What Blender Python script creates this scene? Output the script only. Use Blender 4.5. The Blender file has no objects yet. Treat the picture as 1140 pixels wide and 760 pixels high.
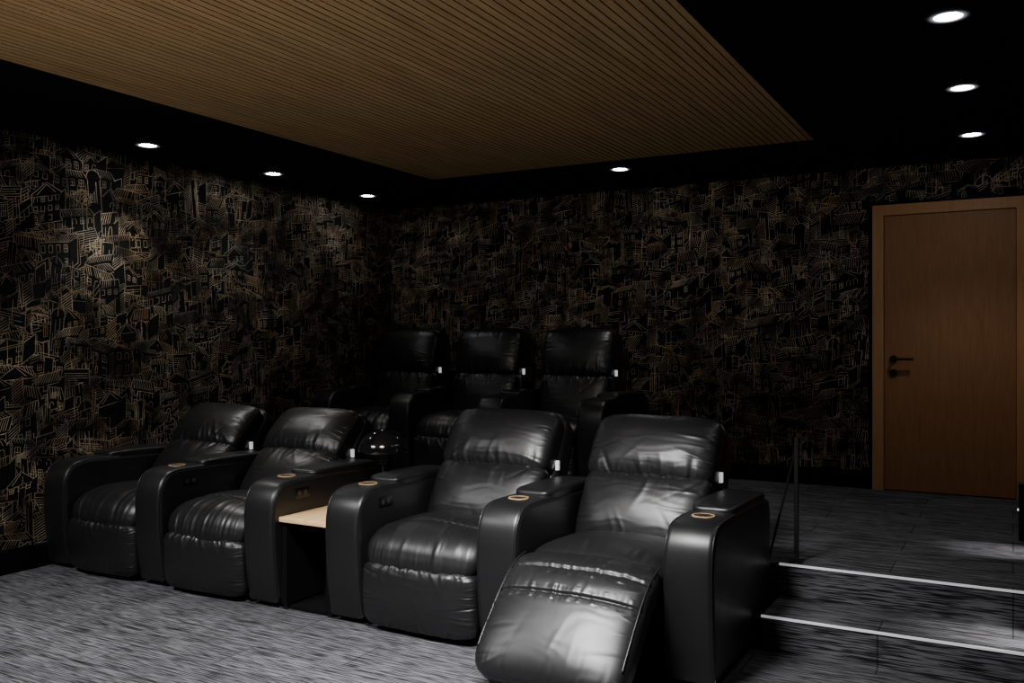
import bpy, bmesh, math, random
import numpy as np
from mathutils import noise, Vector
R = math.radians
scene = bpy.context.scene
col = scene.collection
S = dict(CAMH=1.38, XL=-5.22, XR=0.75, YB=7.0, YF=-1.6, ZC=2.64, ZP=0.31, YP=4.43, YS=4.07)

# ---------------------------------------------------------------- materials
def new_mat(name):
    m = bpy.data.materials.new(name); m.use_nodes = True
    nt = m.node_tree; b = nt.nodes['Principled BSDF']
    return m, nt, b
def N(nt, t, **kw):
    n = nt.nodes.new(t)
    for k, v in kw.items(): setattr(n, k, v)
    return n
def simple(name, colr, rough=.5, metal=0., bump=0., bscale=100., spec=.5, coat=0., em=0.):
    m, nt, b = new_mat(name)
    tc = N(nt, 'ShaderNodeTexCoord'); nz = N(nt, 'ShaderNodeTexNoise'); nz.inputs['Scale'].default_value = bscale
    nt.links.new(tc.outputs['Object'], nz.inputs['Vector'])
    mix = N(nt, 'ShaderNodeMix', data_type='RGBA'); mix.inputs['A'].default_value = (*[c*.8 for c in colr], 1); mix.inputs['B'].default_value = (*[min(1, c*1.2) for c in colr], 1)
    nt.links.new(nz.outputs['Fac'], mix.inputs['Factor']); nt.links.new(mix.outputs['Result'], b.inputs['Base Color'])
    b.inputs['Roughness'].default_value = rough; b.inputs['Metallic'].default_value = metal
    b.inputs['Specular IOR Level'].default_value = spec; b.inputs['Coat Weight'].default_value = coat
    if em: b.inputs['Emission Color'].default_value = (*colr, 1); b.inputs['Emission Strength'].default_value = em
    if bump:
        bp = N(nt, 'ShaderNodeBump'); bp.inputs['Strength'].default_value = bump; bp.inputs['Distance'].default_value = .002
        nt.links.new(nz.outputs['Fac'], bp.inputs['Height']); nt.links.new(bp.outputs['Normal'], b.inputs['Normal'])
    return m
def leather():
    m, nt, b = new_mat('black_leather')
    tc = N(nt, 'ShaderNodeTexCoord')
    v = N(nt, 'ShaderNodeTexVoronoi'); v.inputs['Scale'].default_value = 320
    n2 = N(nt, 'ShaderNodeTexNoise'); n2.inputs['Scale'].default_value = 9
    for x in (v, n2): nt.links.new(tc.outputs['Object'], x.inputs['Vector'])
    b1 = N(nt, 'ShaderNodeBump'); b1.inputs['Strength'].default_value = .08; b1.inputs['Distance'].default_value = .001
    nt.links.new(v.outputs['Distance'], b1.inputs['Height']); nt.links.new(b1.outputs['Normal'], b.inputs['Normal'])
    mr = N(nt, 'ShaderNodeMapRange'); mr.inputs['To Min'].default_value = .35; mr.inputs['To Max'].default_value = .43
    nt.links.new(n2.outputs['Fac'], mr.inputs['Value']); nt.links.new(mr.outputs['Result'], b.inputs['Roughness'])
    b.inputs['Base Color'].default_value = (.0075, .0075, .0082, 1); b.inputs['Specular IOR Level'].default_value = .58
    return m
def carpet():
    m, nt, b = new_mat('streaked_carpet')
    tc = N(nt, 'ShaderNodeTexCoord')
    def layer(sx, sy, sz, det):
        mp = N(nt, 'ShaderNodeMapping'); mp.inputs['Scale'].default_value = (sx, sy, sz)
        nt.links.new(tc.outputs['Object'], mp.inputs['Vector'])
        n = N(nt, 'ShaderNodeTexNoise'); n.inputs['Scale'].default_value = 1; n.inputs['Detail'].default_value = det; n.inputs['Roughness'].default_value = .5
        nt.links.new(mp.outputs['Vector'], n.inputs['Vector']); return n
    a = layer(5.0, 170, 170, 0); c = layer(14, 380, 380, 0)
    ad = N(nt, 'ShaderNodeMath', operation='MULTIPLY_ADD'); ad.inputs[1].default_value = .8
    nt.links.new(c.outputs['Fac'], ad.inputs[0]); nt.links.new(a.outputs['Fac'], ad.inputs[2])
    cr = N(nt, 'ShaderNodeValToRGB')
    e = cr.color_ramp.elements; e[0].position = .70; e[0].color = (.015, .015, .0165, 1); e[1].position = 1.0; e[1].color = (.16, .16, .172, 1)
    k = e.new(.88); k.color = (.058, .058, .063, 1)
    nt.links.new(ad.outputs[0], cr.inputs['Fac'])
    br = N(nt, 'ShaderNodeTexBrick'); br.inputs['Scale'].default_value = 1; br.inputs['Brick Width'].default_value = 1.0; br.inputs['Row Height'].default_value = .25
    br.inputs['Mortar Size'].default_value = .004; br.inputs['Color1'].default_value = (1, 1, 1, 1); br.inputs['Color2'].default_value = (.76, .76, .76, 1); br.inputs['Mortar'].default_value = (.40, .40, .40, 1)
    nt.links.new(tc.outputs['Object'], br.inputs['Vector'])
    mx = N(nt, 'ShaderNodeMix', data_type='RGBA', blend_type='MULTIPLY'); mx.inputs['Factor'].default_value = 1
    nt.links.new(cr.outputs['Color'], mx.inputs['A']); nt.links.new(br.outputs['Color'], mx.inputs['B'])
    nt.links.new(mx.outputs['Result'], b.inputs['Base Color'])
    b.inputs['Roughness'].default_value = 1; b.inputs['Specular IOR Level'].default_value = .1
    return m
def wood(name, c1, c2, scl, rough=.5, spec=.4, p0=.3, p1=.72):
    m, nt, b = new_mat(name)
    tc = N(nt, 'ShaderNodeTexCoord'); mp = N(nt, 'ShaderNodeMapping'); mp.inputs['Scale'].default_value = scl
    nt.links.new(tc.outputs['Object'], mp.inputs['Vector'])
    n = N(nt, 'ShaderNodeTexNoise'); n.inputs['Scale'].default_value = 1; n.inputs['Detail'].default_value = 6; n.inputs['Roughness'].default_value = .6; n.inputs['Distortion'].default_value = .4
    nt.links.new(mp.outputs['Vector'], n.inputs['Vector'])
    cr = N(nt, 'ShaderNodeValToRGB'); e = cr.color_ramp.elements
    e[0].position = p0; e[0].color = (*c1, 1); e[1].position = p1; e[1].color = (*c2, 1)
    nt.links.new(n.outputs['Fac'], cr.inputs['Fac']); nt.links.new(cr.outputs['Color'], b.inputs['Base Color'])
    b.inputs['Roughness'].default_value = rough; b.inputs['Specular IOR Level'].default_value = spec
    bp = N(nt, 'ShaderNodeBump'); bp.inputs['Strength'].default_value = .15; bp.inputs['Distance'].default_value = .001
    nt.links.new(n.outputs['Fac'], bp.inputs['Height']); nt.links.new(bp.outputs['Normal'], b.inputs['Normal'])
    return m
def gold(name, c, k):
    m, nt, b = new_mat(name)
    tc = N(nt, 'ShaderNodeTexCoord'); n = N(nt, 'ShaderNodeTexNoise'); n.inputs['Scale'].default_value = 7; n.inputs['Detail'].default_value = 4
    nt.links.new(tc.outputs['Object'], n.inputs['Vector'])
    cr = N(nt, 'ShaderNodeValToRGB'); e = cr.color_ramp.elements
    e[0].position = .36; e[0].color = (*[x*.14*k for x in c], 1); e[1].position = .64; e[1].color = (*[x*k for x in c], 1)
    nt.links.new(n.outputs['Fac'], cr.inputs['Fac']); nt.links.new(cr.outputs['Color'], b.inputs['Base Color'])
    b.inputs['Metallic'].default_value = .25; b.inputs['Roughness'].default_value = .5
    return m
def emis(name, c, s):
    m, nt, b = new_mat(name); b.inputs['Emission Color'].default_value = (*c, 1); b.inputs['Emission Strength'].default_value = s
    b.inputs['Base Color'].default_value = (.8, .8, .8, 1); return m
def bloom_ring():  # emission gradient imitates the bloom around the downlight lens
    m, nt, b = new_mat('painted_bloom_ring')
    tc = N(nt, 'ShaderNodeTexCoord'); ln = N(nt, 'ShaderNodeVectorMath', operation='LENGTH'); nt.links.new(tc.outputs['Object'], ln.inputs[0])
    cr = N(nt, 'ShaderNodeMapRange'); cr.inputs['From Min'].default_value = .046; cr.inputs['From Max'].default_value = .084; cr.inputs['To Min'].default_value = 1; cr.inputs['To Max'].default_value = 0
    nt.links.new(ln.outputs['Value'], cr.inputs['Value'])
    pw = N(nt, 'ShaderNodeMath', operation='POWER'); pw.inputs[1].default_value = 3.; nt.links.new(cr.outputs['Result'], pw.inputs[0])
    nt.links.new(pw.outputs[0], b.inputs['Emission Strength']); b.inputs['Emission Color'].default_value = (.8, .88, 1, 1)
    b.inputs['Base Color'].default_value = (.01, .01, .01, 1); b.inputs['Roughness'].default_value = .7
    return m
M = dict(
    leather=leather(), carpet=carpet(), glow=bloom_ring(),
    black=simple('matt_black', (.003, .003, .0035), .95, bscale=30, spec=.08),
    ceil=simple('black_ceiling_paint', (.004, .004, .0045), .9, bscale=40, spec=.1),
    paper=simple('black_wallpaper', (.0035, .0035, .004), .8, bscale=60, bump=.2, spec=.15),
    plastic=simple('black_plastic', (.004, .004, .004), .3, bscale=50),
    metal=simple('black_metal', (.006, .006, .007), .5, .2, bscale=50),
    strip=simple('pale_nosing', (.85, .85, .88), .5, bscale=50, em=.35),  # emission stands in for light reflected off the strip
    ring=simple('copper_ring', (.62, .43, .24), .35, .3, bscale=50),
    cup=simple('bronze_cup', (.14, .075, .03), .4, .6, bscale=50),
    white=simple('white_label_cloth', (.9, .9, .9), .95, bscale=80, em=.55, spec=.1),  # emission added so the cloth tag looks brightly lit
    glass=simple('glossy_black_shade', (.006, .006, .007), .10, .0, bscale=5, spec=.7),
    steel=simple('dull_steel', (.22, .22, .22), .35, 1., bscale=60),
    slat=wood('ceiling_slat_wood', (.24, .148, .066), (.39, .255, .122), (30, 1.6, 30), .65),
    door=wood('door_veneer', (.27, .118, .046), (.37, .170, .070), (70, 70, 5), .5),
    frame=wood('door_frame_veneer', (.45, .212, .085), (.56, .275, .115), (70, 70, 5), .45),
    oak=wood('pale_oak_top', (.76, .48, .22), (.96, .68, .37), (30, 3, 30), .4),
    g1=gold('gold_line_bright', (.88, .71, .48), .95), g2=gold('gold_line_mid', (.76, .54, .31), .85), g3=gold('pale_line', (.74, .64, .49), .8),
    lamp=emis('downlight_lens', (1, .99, .98), 60.), lens=emis('small_lens', (1, .99, .98), 3.))

# ---------------------------------------------------------------- mesh helpers
def mesh(name, verts, faces, mats, parent=None, smooth=False, midx=None):
    me = bpy.data.meshes.new(name); me.from_pydata([tuple(v) for v in verts], [], faces)
    if not isinstance(mats, (list, tuple)): mats = [mats]
    for m in mats: me.materials.append(m)
    if smooth: me.polygons.foreach_set('use_smooth', [True]*len(me.polygons))
    if midx is not None: me.polygons.foreach_set('material_index', midx)
    me.update()
    o = bpy.data.objects.new(name, me); col.objects.link(o)
    if parent: o.parent = parent
    return o
class MB:
    def __init__(s): s.v = []; s.f = []
    def add(s, v, f):
        k = len(s.v); s.v += [tuple(p) for p in v]; s.f += [tuple(i+k for i in q) for q in f]; return s
    def box(s, x0, x1, y0, y1, z0, z1, c=0.):
        if c == 0:
            v = [(x, y, z) for x in (x0, x1) for y in (y0, y1) for z in (z0, z1)]
            return s.add(v, [(0, 1, 3, 2), (4, 6, 7, 5), (0, 4, 5, 1), (2, 3, 7, 6), (0, 2, 6, 4), (1, 5, 7, 3)])
        bm = bmesh.new(); bmesh.ops.create_cube(bm, size=1)
        for q in bm.verts: q.co = Vector(((x0+x1)/2+q.co.x*(x1-x0), (y0+y1)/2+q.co.y*(y1-y0), (z0+z1)/2+q.co.z*(z1-z0)))
        bmesh.ops.bevel(bm, geom=bm.edges[:], offset=c, segments=3, profile=.5, affect='EDGES')
        bm.verts.index_update()
        s.add([q.co[:] for q in bm.verts], [tuple(q.index for q in f.verts) for f in bm.faces]); bm.free(); return s
    def tube(s, pts, r, n=8, closed=False, caps=True):
        P = [Vector(p) for p in pts]; k = len(P); v = []; f = []
        up = None
        for i in range(k):
            a = P[(i-1) % k] if (closed or i > 0) else P[i]; b = P[(i+1) % k] if (closed or i < k-1) else P[i]
            t = (b-a).normalized()
            if up is None: up = Vector((1, 0, 0)) if abs(t.x) < .8 else Vector((0, 0, 1))
            u = (up - t*up.dot(t)).normalized(); w = t.cross(u); up = u
            for j in range(n):
                an = 2*math.pi*j/n; v.append(P[i]+u*math.cos(an)*r+w*math.sin(an)*r)
        for i in range(k if closed else k-1):
            for j in range(n):
                a = i*n+j; b = i*n+(j+1) % n; c = ((i+1) % k)*n+(j+1) % n; d = ((i+1) % k)*n+j
                f.append((a, b, c, d))
        if caps and not closed: f.append(tuple(range(n))[::-1]); f.append(tuple((k-1)*n+j for j in range(n)))
        return s.add(v, f)
    def lathe(s, prof, n=40, o=(0, 0, 0)):
        v = []; f = []
        for r, z in prof:
            for j in range(n):
                a = 2*math.pi*j/n; v.append((o[0]+r*math.cos(a), o[1]+r*math.sin(a), o[2]+z))
        for i in range(len(prof)-1):
            for j in range(n): f.append((i*n+j, i*n+(j+1) % n, (i+1)*n+(j+1) % n, (i+1)*n+j))
        return s.add(v, f)
    def build(s, name, mat, parent=None, smooth=False): return mesh(name, s.v, s.f, mat, parent, smooth)
def thing(name, label, cat, loc=(0, 0, 0), rz=0, group=None):
    o = bpy.data.objects.new(name, None); col.objects.link(o); o.location = loc; o.rotation_euler = (0, 0, rz)
    o['label'] = label; o['category'] = cat; o.empty_display_size = .1
    if group: o['group'] = group
    return o
def struct(o, label, cat):
    o['kind'] = 'structure'; o['label'] = label; o['category'] = cat; return o
def autosmooth(o, ang=40):
    for p in o.data.polygons: p.use_smooth = True
    try: o.data.set_sharp_from_angle(angle=R(ang))
    except Exception: pass
    return o

# ---------------------------------------------------------------- room shell
XL, XR, YB, YF, ZC, ZP, YP, YS = (S[k] for k in ('XL', 'XR', 'YB', 'YF', 'ZC', 'ZP', 'YP', 'YS'))
struct(MB().box(XL, XR, YF, YP+.02, -.1, 0).build('floor', M['carpet']), 'lower floor in grey streaked carpet', 'floor')
struct(MB().box(XL, XR, YP, YB, -.1, ZP).build('platform', M['carpet']), 'raised carpeted platform under the back row of recliners', 'platform')
XSL = -.985
struct(MB().box(XSL, XR, YS, YP, 0, ZP/2).build('stair_step', M['carpet']), 'carpeted lower step up to the platform beside the handrail', 'step')
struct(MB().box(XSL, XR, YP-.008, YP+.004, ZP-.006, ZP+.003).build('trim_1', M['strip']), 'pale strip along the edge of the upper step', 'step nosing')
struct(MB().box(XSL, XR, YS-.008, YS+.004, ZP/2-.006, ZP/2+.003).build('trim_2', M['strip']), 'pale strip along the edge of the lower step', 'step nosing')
struct(MB().box(XL-.1, XR+.1, YF-.1, YB+.1, ZC, ZC+.12).build('ceiling', M['ceil']), 'black painted ceiling', 'ceiling')

# --- line drawn town wallpaper (strokes are part of the wall mesh)
def town(W, H, seed):
    rnd = random.Random(seed); cs = .005
    gx, gy = int(W/cs)+2, int(H/cs)+2
    occ = np.zeros((gx, gy), bool); segs = []
    def mark(poly):
        xs = [p[0] for p in poly]; ys = [p[1] for p in poly]
        i0, i1 = max(0, int(min(xs)/cs)), min(gx, int(max(xs)/cs)+1); j0, j1 = max(0, int(min(ys)/cs)), min(gy, int(max(ys)/cs)+1)
        if i1 <= i0 or j1 <= j0: return
        X, Y = np.meshgrid((np.arange(i0, i1)+.5)*cs, (np.arange(j0, j1)+.5)*cs, indexing='ij')
        pos = np.ones(X.shape, bool); neg = np.ones(X.shape, bool)
        for k in range(len(poly)):
            a, b = poly[k], poly[(k+1) % len(poly)]
            cr = (b[0]-a[0])*(Y-a[1])-(b[1]-a[1])*(X-a[0]); pos &= cr >= 0; neg &= cr <= 0
        occ[i0:i1, j0:j1] |= (pos | neg)
    def stroke(a, b, w, m):
        L = math.hypot(b[0]-a[0], b[1]-a[1]); n = max(1, int(L/cs)); st = None
        if L < .004: return
        for k in range(n+1):
            t = k/n; x = a[0]+(b[0]-a[0])*t; y = a[1]+(b[1]-a[1])*t
            ok = 0.004 < x < W-.004 and 0.004 < y < H-.004 and not occ[int(x/cs), int(y/cs)]
            if ok and st is None: st = (x, y)
            if st is not None and (not ok or k == n):
                if abs(x-st[0])+abs(y-st[1]) > .008: segs.append((st, (x, y), w, m))
                st = None
    def motif(cx, cy):
        m = rnd.choice((1, 1, 2, 2, 3)); lw = rnd.uniform(.0023, .0031)
        sk = rnd.uniform(-.30, .30); rot = rnd.uniform(-.10, .10); lines = []; polys = []
        def T(p):
            x, y = p; y = y+sk*x; return (cx+x*math.cos(rot)-y*math.sin(rot), cy+x*math.sin(rot)+y*math.cos(rot))
        def L(*ps):
            for i in range(len(ps)-1): lines.append((T(ps[i]), T(ps[i+1])))
        def P(*ps): polys.append([T(p) for p in ps]); L(*ps, ps[0])
        def rect(x, y, w, h): L((x, y), (x+w, y), (x+w, y+h), (x, y+h), (x, y))
        w = rnd.uniform(.08, .23); h = rnd.uniform(.06, .19); k = rnd.random()
        if k < .48:
            P((0, 0), (w, 0), (w, h), (0, h))
            if rnd.random() < .4: L((0, h-.012), (w, h-.012))
            nx = max(1, int(w/.046)); ny = max(1, int(h/.057))
            if rnd.random() < .10: nx = ny = 0
            for i in range(nx):
                for j in range(ny):
                    x = (i+.25)*w/nx; y = (j+.25)*h/ny; ww = .5*w/nx; hh = .55*h/ny; q = rnd.random()
                    if q < .65:
                        rect(x, y, ww, hh)
                        if q < .35: L((x+ww/2, y), (x+ww/2, y+hh)); L((x, y+hh/2), (x+ww, y+hh/2))
                    elif q < .8:
                        L((x, y), (x, y+hh*.6), (x+ww*.2, y+hh*.9), (x+ww*.5, y+hh), (x+ww*.8, y+hh*.9), (x+ww, y+hh*.6), (x+ww, y))
            rk = rnd.random(); rh = rnd.uniform(.03, .08)
            if rk < .35:
                P((-.010, h), (w+.010, h), (w/2, h+rh))
                L((w*.16, h), (w/2, h+rh*.82), (w-w*.16, h))
            elif rk < .8:
                s = rnd.uniform(-.05, .05); P((-.010, h), (w+.010, h), (w+s, h+rh), (s+.02, h+rh))
                n = int(w/.016)
                for i in range(1, n): L((w*i/n, h), (w*i/n*.9+s+.012, h+rh))
            d = rnd.uniform(.02, .09)
            P((w, 0), (w+d, d*.6), (w+d, h+d*.5), (w, h))
            n = int(h/.016)
            if rnd.random() < .55:
                for i in range(1, n): L((w, h*i/n), (w+d, h*i/n+d*.55))
        elif k < .68:
            s = rnd.uniform(.03, .10)*rnd.choice((-1, 1)); w *= 1.2; h *= .6
            P((0, 0), (w, 0), (w+s, h), (s, h)); n = int(w/.016)
            if rnd.random() < .6:
                for i in range(1, n): L((w*i/n, 0), (w*i/n+s, h))
            else:
                n = max(2, int(h/.014))
                for i in range(1, n): L((s*i/n, h*i/n), (w+s*i/n, h*i/n))
        elif k < .78:
            w *= .4; h *= 1.6; P((0, 0), (w, 0), (w, h), (0, h))
            for i in range(1, int(w/.015)): L((i*.015, 0 if rnd.random() < .5 else h*.5), (i*.015, h*rnd.uniform(.5, 1)))
            if rnd.random() < .4:
                P(*[(w/2+w*.6*math.cos(a), h+w*.7*math.sin(a)) for a in [math.pi*i/7 for i in range(8)]])
            L((w/2, h), (w/2, h+.07))
        elif k < .87:
            n = 7; st = w/n
            for i in range(n): L((i*st, i*st*.5), ((i+1)*st, i*st*.5), ((i+1)*st, (i+1)*st*.5)); L((i*st, i*st*.5), (i*st, i*st*.5+.04))
            L((0, .04), (w, w*.5+.04)); polys.append([T(p) for p in ((0, 0), (w, 0), (w, w*.5))])
        else:
            P((0, 0), (w, 0), (w, h), (0, h))
            for i in range(1, int(h/.015)): L((0, i*.015), (w*rnd.uniform(.5, 1), i*.015))
            rect(w*.2, h*.1, w*.25, h*.5)
        if rnd.random() < .3:     # loose overhanging pen lines
            for _ in range(3):
                x = rnd.uniform(0, w); L((x, -.02), (x+rnd.uniform(-.01, .01), h+rnd.uniform(.02, .08)))
        for a, b in lines:
            if rnd.random() < .94: stroke(a, b, lw, m)
        if rnd.random() < .91:
            for p in polys: mark(p)
    y = -.12
    while y < H:
        x = -.25 + rnd.uniform(0, .1)
        while x < W:
            motif(x+rnd.uniform(-.03, .03), y+rnd.uniform(-.03, .03)); x += rnd.uniform(.10, .165)
        y += .055
    return segs
def wall_with_paper(name, W, H, to3d, seed, base, label, skip=None):
    v = list(base.v); f = list(base.f); mi = [0]*len(f)
    for a, b, w, m in town(W, H, seed):
        if skip and (skip(*a) or skip(*b)): continue
        dx, dy = b[0]-a[0], b[1]-a[1]; L = math.hypot(dx, dy); nx, ny = -dy/L*w/2, dx/L*w/2; k = len(v)
        for p in ((a[0]+nx, a[1]+ny), (b[0]+nx, b[1]+ny), (b[0]-nx, b[1]-ny), (a[0]-nx, a[1]-ny)):
            v.append(to3d(*p))
        f.append((k, k+1, k+2, k+3)); mi.append(m)
    print('strokes', name, len(f))
    o = mesh(name, v, f, [M['paper'], M['g1'], M['g2'], M['g3']], midx=mi)
    return struct(o, label, 'wall')
LW0 = 1.6
wall_with_paper('wall_left', YB-LW0, ZC, lambda p, q: (XL+.0012, LW0+p, q), 3, MB().box(XL-.1, XL, YF, YB, -.1, ZC),
    'left wall papered in black with a gold line drawn town')
wall_with_paper('wall_back', XR-XL, ZC-ZP, lambda p, q: (XL+p, YB-.0012, ZP+q), 8, MB().box(XL-.1, XR+.1, YB, YB+.1, -.1, ZC),
    'back wall papered in black with a gold line drawn town', skip=lambda x, y: XL+x > -.92 and XL+x < .14 and y < 2.07)
struct(MB().box(XR, XR+.1, YF, YB, -.1, ZC).build('wall_right', M['paper']), 'plain black right wall', 'wall')
struct(MB().box(XL-.1, XR+.1, YF-.1, YF, -.1, ZC).build('wall_front', M['paper']), 'plain black front wall', 'wall')
struct(MB().box(XL, XL+.014, YF, YP, 0, .145).build('baseboard_left', M['black']), 'black baseboard along the left wall', 'baseboard')
struct(MB().box(XL+.014, -.90, YB-.014, YB, ZP, ZP+.13).build('baseboard_back', M['black']), 'black baseboard along the back wall', 'baseboard')

# --- slatted ceiling panel
px0, px1, py0, py1 = -3.91, -1.077, -.6, 5.78
mb = MB(); pitch = .0425; x = px0; rr = random.Random(4)
while x+.032 < px1+.01:
    y = py0 - rr.uniform(0, .5)
    while y < py1:                      # every slat run is made of boards with fine butt joints
        y2 = y+.45; a, b = max(y, py0), min(y2-.007, py1)
        if b > a: mb.box(x, min(x+.0355, px1), a, b, ZC-.013, ZC-.002)
        y = y2
    x += pitch
pn = mb.build('trim_3', M['slat']); struct(pn, 'slatted wooden panel covering the middle of the ceiling', 'ceiling panel')

# --- door
DX0, DX1, DT = -.89, .095, ZP+2.05
fr = MB(); w = .075
fr.box(DX0, DX0+w, YB-.035, YB-.003, ZP+.001, DT-w); fr.box(DX1-w, DX1, YB-.035, YB-.003, ZP+.001, DT-w); fr.box(DX0, DX1, YB-.035, YB-.003, DT-w, DT)
struct(fr.build('trim_4', M['frame']), 'brown wooden frame around the door', 'door frame')
dr = MB().box(DX0+w+.004, DX1-w-.004, YB-.018, YB-.004, ZP+.008, DT-w-.004).build('door_1', M['door'])
struct(dr, 'flat brown wooden door at the end of the aisle', 'door')
hx = DX0+w+.065; hz = ZP+.945
hd = MB(); hd.tube([(hx, YB-.019, hz), (hx, YB-.029, hz)], .026, 20); hd.tube([(hx, YB-.026, hz), (hx, YB-.07, hz), (hx+.02, YB-.075, hz), (hx+.135, YB-.075, hz)], .010, 10)
autosmooth(hd.build('door_handle', M['metal'], dr))
autosmooth(MB().tube([(hx, YB-.019, hz-.10), (hx, YB-.029, hz-.10)], .026, 20).tube([(hx, YB-.028, hz-.10), (hx, YB-.036, hz-.10)], .009, 12).build('keyhole_plate', M['metal'], dr))

# ---------------------------------------------------------------- downlights
def spot(loc, power, size=R(95), rad=.05, blend=.6, c=(1, .97, .93), aim=None):
    l = bpy.data.lights.new('spot', 'SPOT'); l.energy = power; l.spot_size = size; l.shadow_soft_size = rad; l.spot_blend = blend; l.color = c
    o = bpy.data.objects.new('spot_lamp', l); col.objects.link(o); o.location = loc
    if aim: o.rotation_euler = (Vector(aim)-Vector(loc)).to_track_quat('-Z', 'Y').to_euler()
    return o
DL = [(-4.85, 3.92, 'ceiling downlight nearest the camera along the left wall', 34, 95), (-4.85, 5.04, 'middle ceiling downlight of the three along the left wall', 13, 95), (-4.87, 6.20, 'ceiling downlight nearest the back corner along the left wall', .8, 95),
      (-2.51, 6.14, 'single ceiling downlight between the wood panel and the back wall', 12, 70),
      (-.22, 3.87, 'ceiling downlight nearest the camera on the aisle side', 3, 80), (-.22, 4.99, 'middle ceiling downlight of the three above the aisle', 3.5, 80), (-.22, 6.15, 'ceiling downlight closest to the brown door', 14, 95)]
for x, y, lab, pw, cone in DL:
    t = thing('recessed_downlight', lab, 'ceiling light', (x, y, ZC), 0, 'recessed ceiling downlights')
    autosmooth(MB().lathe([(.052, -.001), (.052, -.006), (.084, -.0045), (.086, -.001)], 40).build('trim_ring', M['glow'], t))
    autosmooth(MB().lathe([(.0001, -.006), (.036, -.006), (.052, -.003)], 32).build('lens', M['lamp'], t))
    spot((x, y, ZC-.03), pw, R(cone))

# ---------------------------------------------------------------- recliners
def resample(pts, n, closed=False):
    P = [np.array(p, float) for p in pts]
    if closed: P.append(P[0])
    P = np.array(P); d = np.r_[0, np.cumsum(np.linalg.norm(np.diff(P, axis=0), axis=1))]
    t = np.linspace(0, d[-1], n+1)[:-1] if closed else np.linspace(0, d[-1], n)
    return np.stack([np.interp(t, d, P[:, k]) for k in range(P.shape[1])], 1)
def catmull(pts, n=200):
    P = [2*np.array(pts[0], float)-np.array(pts[1], float)]+[np.array(p, float) for p in pts]+[2*np.array(pts[-1], float)-np.array(pts[-2], float)]
    out = []
    for i in range(1, len(P)-2):
        for t in np.linspace(0, 1, 40, endpoint=False):
            a, b, c, d = P[i-1:i+3]
            out.append(.5*((2*b)+(c-a)*t+(2*a-5*b+4*c-d)*t*t+(3*b-a-3*c+d)*t**3))
    out.append(P[-2]); return resample(out, n)
def sp(v, e): return math.copysign(abs(v)**e, v)
def nz(x, y, s): return noise.noise(Vector((x, y, s)))
def gathers(seed, amp=.008, edges=(('top', 10, 1.), ('bot', 10, 1.)), lump=.5, seams=()):
    """soft folds running away from seams: each fold is (origin, direction, length, width, height)"""
    r = random.Random(int(seed*100)); folds = []
    for e, cnt, k in edges:
        for i in range(cnt):
            big = r.random() < .25
            p = -0.97+1.94*(i+r.uniform(.05, .95))/cnt; ln = (r.uniform(.4, .85) if big else r.uniform(.12, .42)); wd = r.uniform(.020, .036) if big else r.uniform(.009, .020); h = k*r.uniform(.35, 1.0)*(1.0 if big else .85)*r.choice((1, 1, -1))
            if e == 'top': o = (p, 1.0); d = (-p*.25+r.uniform(-.22, .22), -1)
            elif e == 'bot': o = (p, -1.0); d = (-p*.25+r.uniform(-.22, .22), 1)
            elif e == 'left': o = (-1.0, p); d = (1, -p*.35+r.uniform(-.3, .3)); ln *= .6
            elif e == 'right': o = (1.0, p); d = (-1, -p*.35+r.uniform(-.3, .3)); ln *= .6
            else:
                b0 = float(e); o = (p, b0); s = r.choice((-1, 1)); d = (r.uniform(-.3, .3), s); ln *= .40
            L = math.hypot(*d); folds.append((o, (d[0]/L, d[1]/L), ln, wd, h, r.uniform(-.35, .35)))
    def f(a, b):
        v = lump*nz(a*1.3, b*1.3, seed)
        v += .10*nz(a*1.6, b*8+nz(a*2, b*2, seed)*2, seed+4)          # faint horizontal tucks
        for o, d, ln, wd, h, cv in folds:
            x = a-o[0]; y = b-o[1]; t = x*d[0]+y*d[1]
            if t < -.1 or t > ln*1.7: continue
            s = -x*d[1]+y*d[0]-cv*t*t; w_ = wd*(1+t*1.1)
            if abs(s) > 3*w_: continue
            tt = max(t, 0)/ln; q = abs(s)/w_
            v += h*math.exp(-q**1.7)*math.exp(-tt*tt*1.5)
        for b0, dp in seams: v -= dp*math.exp(-((b-b0)/.020)**2)+.4*dp*math.exp(-((b-b0)/.10)**2)
        return amp*v
    return f
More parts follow.
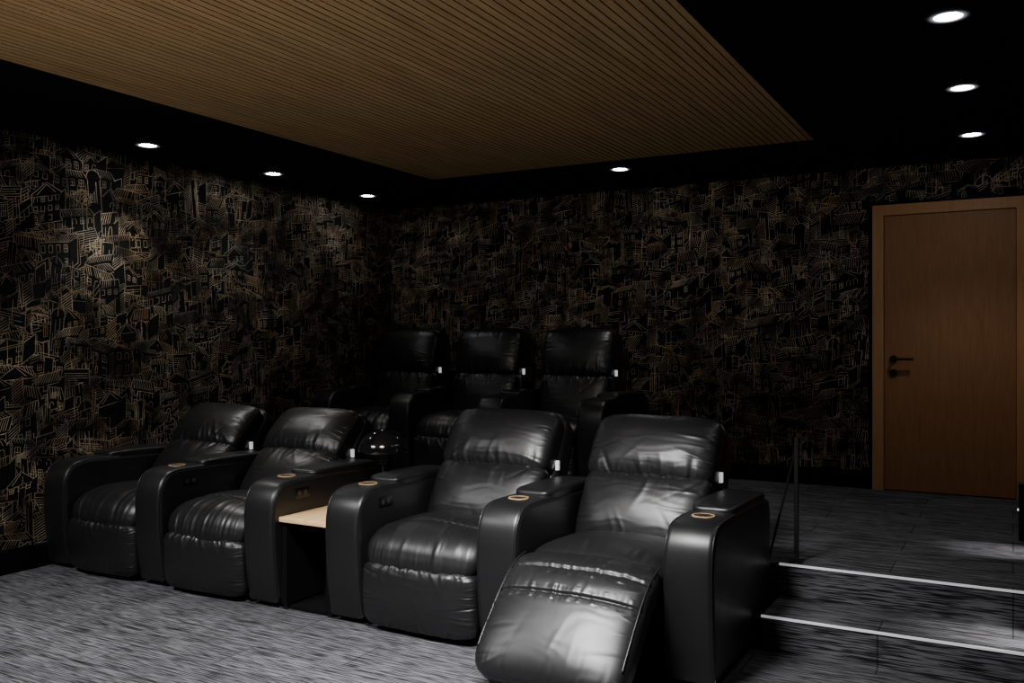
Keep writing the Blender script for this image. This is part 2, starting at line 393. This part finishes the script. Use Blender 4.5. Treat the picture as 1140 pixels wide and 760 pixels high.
def cushion(name, path, W, T, mat, parent, disp=None, na=210, nb=150, es=3.0, eb=3.2, ew=7., wf=None, crown=0.):
    C = catmull(path, 300); L = np.linalg.norm(np.diff(C, axis=0), axis=1).sum()
    Tn = np.gradient(C, axis=0); Tn /= np.linalg.norm(Tn, axis=1)[:, None]
    th = np.linspace(0, 2*math.pi, 1200, endpoint=False)
    sec = resample([(W/2*sp(math.cos(a), 2/es), T/2*sp(math.sin(a), 2/es)) for a in th], na, True)
    th = np.linspace(-math.pi/2, math.pi/2, 800)
    bb = resample([(L/2*sp(math.sin(a), 2/eb), T/2*abs(math.cos(a))**(2/eb)) for a in th], nb)
    V = []; F = []
    for bi in bb:
        b = bi[0]/(L/2); e = max(.02, bi[1]/(T/2)); wx = max(.3, (max(0, 1-abs(b)**ew))**(1/ew))
        wx = wx*(wf(b) if wf else 1)
        u = (b+1)/2*299; i = min(298, int(u)); fr_ = u-i
        c = C[i]*(1-fr_)+C[i+1]*fr_; t = Tn[i]*(1-fr_)+Tn[i+1]*fr_; n = np.array((-t[1], t[0]))
        for q in sec:
            a = q[0]/(W/2); cc = q[1]*e
            if q[1] > 0:
                wgt = (q[1]/(T/2))**.8*min(1, e*1.4)
                cc += crown*(1-a*a)*(1-b*b)*wgt
                if disp: cc += disp(a, b)*wgt
            p = c+n*cc; V.append((q[0]*wx, p[0], p[1]))
    n = na
    for i in range(len(bb)-1):
        for j in range(n): F.append((i*n+j, (i+1)*n+j, (i+1)*n+(j+1) % n, i*n+(j+1) % n))
    F.append(tuple(range(n))); F.append(tuple((len(bb)-1)*n+j for j in range(n))[::-1])
    return mesh(name, V, F, mat, parent, True)
def side_piping(parent, path, W, T, name='piping'):
    C = catmull(path, 60); Tn = np.gradient(C, axis=0); Tn /= np.linalg.norm(Tn, axis=1)[:, None]
    for s in (-1, 1):
        pts = []
        for k in range(10, 56):
            n = (-Tn[k][1], Tn[k][0]); pts.append((s*(W/2-.018), C[k][0]+n[0]*(T/2-.026), C[k][1]+n[1]*(T/2-.026)))
        MB().tube(pts, .0042, 7).build(name, M['leather'], parent, True)

ARMW = .21
def arm_profile():
    return [(.045, .03), (.022, .15), (.006, .30), (0, .44), (.004, .52), (.022, .585), (.062, .632), (.12, .652), (.20, .657), (.35, .655), (.60, .65), (.85, .642), (.925, .628)]
def arm_mesh(name, parent, x):
    prof = resample(list(catmull(arm_profile(), 120))+[(.945, .60), (.952, .55), (.952, .03)], 110)
    n = len(prof); nxt = np.roll(prof, -1, 0); prv = np.roll(prof, 1, 0); t = nxt-prv; t /= np.linalg.norm(t, axis=1)[:, None]
    nr = np.stack([t[:, 1], -t[:, 0]], 1)
    r = .028; V = []; F = []; h = ARMW/2
    rows = [(-h+r*(1-math.cos(a)), r*(1-math.sin(a))) for a in [math.pi/2*k/6 for k in range(7)]]
    rows = rows+[(0, -.004)]+[(-a, b) for a, b in rows[::-1]]
    for xx, ins in rows:
        for i in range(n):
            p = prof[i]+nr[i]*ins; V.append((xx, p[0], max(.03, p[1])))
    for k in range(len(rows)-1):
        for i in range(n):
            j = (i+1) % n; F.append((k*n+i, k*n+j, (k+1)*n+j, (k+1)*n+i))
    F.append(tuple(range(n))[::-1]); F.append(tuple((len(rows)-1)*n+i for i in range(n)))
    a = mesh(name, V, F, M['leather'], parent, True); a.location = (x, 0, 0); autosmooth(a, 50)
    return a, prof, nr
def make_arm(parent, x, panel=True, cupr=True):
    a, prof, nr = arm_mesh('armrest', parent, x)
    for s in (-1, 1):
        pts = [(s*(ARMW/2-.009), prof[i][0]+nr[i][0]*.007, prof[i][1]+nr[i][1]*.007) for i in range(0, 96)]
        MB().tube(pts, .0036, 6).build('piping', M['leather'], a, True)
    cushion('armrest_pad', [(.33, .657), (.6, .655), (.91, .645)], ARMW-.008, .062, M['leather'], a, gathers(x*7+30, .003, (('bot', 5, .6),), .5), na=80, nb=60, es=5, eb=4.5)
    zc = .6585; cy = .215
    if cupr:
        cup = MB().lathe([(.040, .0), (.040, .0045), (.0465, .0045), (.048, .003), (.048, -.006)], 40, (0, cy, zc)).build('cup_holder', M['ring'], a); autosmooth(cup)
        autosmooth(MB().lathe([(.0001, .0012), (.024, .0012), (.041, .003)], 32, (0, cy, zc)).build('cup_well', M['cup'], cup))
    if panel:
        pn = MB().box(ARMW/2-.003, ARMW/2+.003, .165, .275, .550, .606, .0025).build('control_panel', M['plastic'], a); autosmooth(pn)
        for yy in (.197, .243):
            autosmooth(MB().tube([(ARMW/2+.002, yy, .578), (ARMW/2+.0042, yy, .578)], .013, 18).build('button', M['steel'], pn))
    for yy in (.10, .82): MB().box(-.06, .06, yy, yy+.06, 0, .032, .004).build('foot', M['plastic'], a)
    return a
STY = {
 'low': dict(lum=[(.575, .39), (.67, .535), (.820, .700)], head=[(.785, .662), (.90, .80), (1.035, .915)], shell=[(.74, .30), (.86, .52), (1.0, .72), (1.13, .905)], tag=(.90, .70)),
 'mid': dict(lum=[(.570, .39), (.645, .545), (.755, .725)], head=[(.728, .685), (.83, .845), (.945, .975)], shell=[(.73, .30), (.83, .55), (.94, .78), (1.06, .975)], tag=(.83, .73)),
 'back': dict(lum=[(.585, .39), (.64, .58), (.692, .815)], head=[(.678, .775), (.725, .965), (.785, 1.165)], shell=[(.72, .30), (.78, .60), (.83, .88), (.90, 1.18)], tag=(.75, .82))}
def make_recliner(label, X, Y, Z, arms, seed, style='mid', group=None, open_leg=False, W=.61, HW=.62):
    t = thing('recliner', label, 'recliner', (X, Y, Z), 0, group)
    L = M['leather']; q = STY[style]
    MB().box(-.29, .29, .10, .86, .03, .34, .01).build('base', M['black'], t)
    for sx in (-.25, .25):
        for yy in (.15, .8): MB().box(sx-.03, sx+.03, yy-.03, yy+.03, 0, .035, .004).build('foot', M['plastic'], t)
    if open_leg:
        cushion('seat_cushion', [(.02, .375), (.12, .405), (.32, .402), (.64, .38)], W, .18, L, t, gathers(seed, .008, (('bot', 18, .7), ('left', 9, .7), ('right', 9, .7), ('top', 14, .8)), .9), crown=.022, es=3.4, eb=3.4)
        lp_ = [(-.40, .060), (-.28, .19), (-.14, .325), (-.04, .392), (.085, .420)]
        lg = cushion('legrest', lp_, W+.010, .160, L, t,
                gathers(seed+5, .0085, (('0.50', 26, .5), ('0.14', 28, .6), ('left', 14, .7), ('right', 14, .7), ('top', 16, .6), ('bot', 14, .6)), .7, seams=((.50, 1.2), (.14, 1.3))), crown=.024, nb=210, eb=4.2, es=4.0)
        side_piping(lg, lp_, W+.010, .160)
        for s in (-1, 1): MB().box(s*.255-.015, s*.255+.015, -.2, .3, .14, .17).build('legrest_bracket', M['metal'], t)
    else:
        cushion('seat_cushion', [(.068, .290), (.074, .345), (.122, .392), (.25, .405), (.42, .40), (.66, .375)], W, .19, L, t,
                gathers(seed, .0085, (('-0.30', 28, .6), ('bot', 28, .8), ('left', 11, .7), ('right', 11, .7)), .8, seams=((-.30, 1.2),)), crown=.018, es=3.8, eb=4.6, nb=170)
        cushion('legrest', [(.068, .028), (.058, .15), (.056, .338)], W-.002, .155, L, t, gathers(seed+5, .0105, (('top', 30, .8), ('bot', 14, .6), ('left', 13, .8), ('right', 13, .8)), .7), crown=.012, eb=5.2, es=4.2)
    cushion('lumbar_cushion', q['lum'], min(W, HW)-.003, .180, L, t, gathers(seed+7, .0092, (('top', 34, .85), ('bot', 14, .6), ('left', 11, .75), ('right', 11, .75)), .7), crown=.026, es=4.0, ew=10., eb=3.6)
    cushion('headrest', q['head'], HW, .19, L, t, gathers(seed+8, .0100, (('bot', 34, .95), ('top', 12, .5), ('left', 11, .8), ('right', 11, .8)), .7), crown=.028, es=4.0, eb=3.6, ew=7., wf=lambda b: 1-.015*max(0, b))
    SW = HW+.012
    cushion('back_shell', q['shell'], SW, .20, L, t, None, na=80, nb=70, es=6, eb=3.8, ew=6., wf=lambda b: (1-.02*max(0, b))*(1-(1-W/SW)*(b < -.15)*min(1, (-.15-b)*8)))
    MB().box(HW/2-.004, HW/2+.012, q['tag'][0]-.014, q['tag'][0]+.004, q['tag'][1]-.024, q['tag'][1]+.024).build('label_tag', M['white'], t)
    for a_ in arms: make_arm(t, *a_)
    return t
FY = 3.43; G1 = 'front row recliners'; G2 = 'back row recliners'
make_recliner('black leather recliner in the front row beside the left wallpapered wall', -4.668, FY, 0, [(-.425, False, False), (.41, True)], 1.3, 'low', group=G1, W=.605)
make_recliner('black leather front row recliner just left of the wooden side table', -3.828, FY, 0, [(.418, True)], 22.7, 'low', group=G1, W=.61)
make_recliner('black leather front row recliner just right of the wooden side table, legrest closed', -2.42, FY, 0, [(-.44, True), (.43, False)], 41.1, 'mid', group=G1, W=.645, HW=.65)
make_recliner('black leather recliner nearest the steps with its legrest lowered forward', -1.55, FY, 0, [(.43, False)], 63.9, 'mid', group=G1, open_leg=True, W=.64, HW=.65)
BY = 5.86
make_recliner('darkest black leather recliner of the back row, in the far left corner', -4.70, BY, ZP, [(-.41, False, False), (.402, False, False)], 81.2, 'back', G2, W=.60, HW=.61)
make_recliner('black leather recliner in the middle of the back row', -3.872, BY, ZP, [(.402, False, False)], 97.2, 'back', G2, W=.60, HW=.62)
make_recliner('black leather back row recliner at the aisle end, before the back wall', -3.045, BY, ZP, [(.412, False, False)], 119.4, 'back', G2, W=.60, HW=.62)

# ---------------------------------------------------------------- side table and lamp
TX0, TX1 = -3.300, -2.970
t = thing('side_table', 'low table with pale wooden top between two front row recliners', 'side table', ((TX0+TX1)/2, 3.47, 0))
hw = (TX1-TX0)/2
autosmooth(MB().box(-hw, hw, 0, .88, .453, .478, .003).build('table_top', M['oak'], t), 30)
for s in (-1, 1):
    MB().box(min(s*hw, s*(hw-.035)), max(s*hw, s*(hw-.035)), .02, .86, .03, .453).build('side_panel', M['black'], t)
    MB().box(s*(hw-.018)-.014, s*(hw-.018)+.014, .03, .07, 0, .03).build('foot', M['plastic'], t)
MB().box(-hw+.035, hw-.035, .30, .32, .002, .453).build('opening_shade_panel', M['black'], t)  # black sheet added to stand in for the shade under the top
MB().box(-hw+.035, hw-.035, .04, .30, .002, .02).build('floor_shade_panel', M['black'], t)  # black sheet added to darken the floor inside the opening
lp = thing('mushroom_lamp', 'small glossy dark dome lamp standing on the pale wooden side table', 'table lamp', (-3.125, 4.12, .478))
autosmooth(MB().lathe([(.0001, 0), (.065, 0), (.068, .004), (.066, .012), (.02, .018), (.0001, .018)], 40).build('lamp_base', M['metal'], lp))
autosmooth(MB().lathe([(.008, .016), (.008, .30)], 16).build('stem', M['metal'], lp))
dome = [(.140*math.cos(a), .280+.125*math.sin(a)) for a in [math.pi/2*i/24 for i in range(25)]]
dome[-1] = (.0001, .405)
inner = [(.0001, .397)]+[(.134*math.cos(a), .280+.118*math.sin(a)) for a in [math.pi/2*(1-i/24) for i in range(1, 25)]]
autosmooth(MB().lathe(inner+[(.137, .277)]+dome, 56).build('lamp_shade', M['glass'], lp), 60)

# ---------------------------------------------------------------- handrail
hr = thing('handrail', 'thin black metal post with a slanted brace at the top of the carpeted steps', 'handrail', (-.918, 4.49, ZP))
MB().box(-.010, .010, -.010, .010, 0, .605, .002).build('post', M['metal'], hr)
MB().tube([(0, 0, .56), (-.125, -.035, .006)], .006, 8).build('brace', M['metal'], hr)
MB().box(-.03, .03, -.03, .03, 0, .006).build('base_plate', M['metal'], hr)

# ---------------------------------------------------------------- small post light at the aisle edge
pl = thing('post_light', 'short black post light standing at the right edge of the platform', 'floor light', (.055, 5.58, ZP))
autosmooth(MB().box(-.03, .03, -.03, .03, 0, .31, .006).build('post_body', M['metal'], pl), 30)
MB().box(-.0335, -.030, -.015, .015, .16, .166).build('lens', M['lens'], pl)

# ---------------------------------------------------------------- lighting
def area(loc, aim, sx, sy, p, c=(1, 1, 1), spread=180):
    l = bpy.data.lights.new('area', 'AREA'); l.shape = 'RECTANGLE'; l.size = sx; l.size_y = sy; l.energy = p; l.color = c; l.spread = R(spread)
    o = bpy.data.objects.new('area_lamp', l); col.objects.link(o); o.location = loc
    o.rotation_euler = (Vector(aim)-Vector(loc)).to_track_quat('-Z', 'Y').to_euler(); return o
area((-1.75, 1.85, 2.56), (-1.9, 2.9, 0), .8, .5, 66, (1, .985, .98), 88)     # added key light above the front of the room, no fixture
spot((-1.6, 2.15, 2.56), 150, R(46), .14, .9, (1, .985, .98), (-1.85, 3.85, .65))  # added spot for highlights on the two right front recliners
spot((-1.9, 2.1, 2.56), 75, R(26), .12, .9, (1, .985, .98), (-3.2, 6.45, 1.10))     # added spot to brighten the back row, no fixture there
area((-4.0, 1.2, 2.5), (-3.9, 2.3, 0), 1.0, .6, 38, (1, .985, .98), 100)
area((-2.5, -.4, .5), (-2.5, 2.1, 2.64), 2.2, 1.0, 17, (1, .94, .86), 84)  # added uplight standing in for bounce onto the ceiling
spot((.45, 5.25, ZP+.4), 32, R(38), .02, .8, (1, .97, .95), (0.0, 5.25, ZP))
spot((.40, 4.2, ZP/2+.4), 50, R(38), .02, .8, (1, .97, .95), (-.03, 4.24, ZP/2))
w = bpy.data.worlds.new('world'); scene.world = w; w.use_nodes = True
w.node_tree.nodes['Background'].inputs['Color'].default_value = (.02, .02, .022, 1); w.node_tree.nodes['Background'].inputs['Strength'].default_value = .2

cam = bpy.data.cameras.new('camera'); cam.lens = 36*1004/1140; cam.sensor_width = 36; cam.clip_start = .02
co = bpy.data.objects.new('camera', cam); col.objects.link(co); co.location = (0, 0, S['CAMH']); co.rotation_euler = (R(90), 0, R(29.06))
scene.camera = co
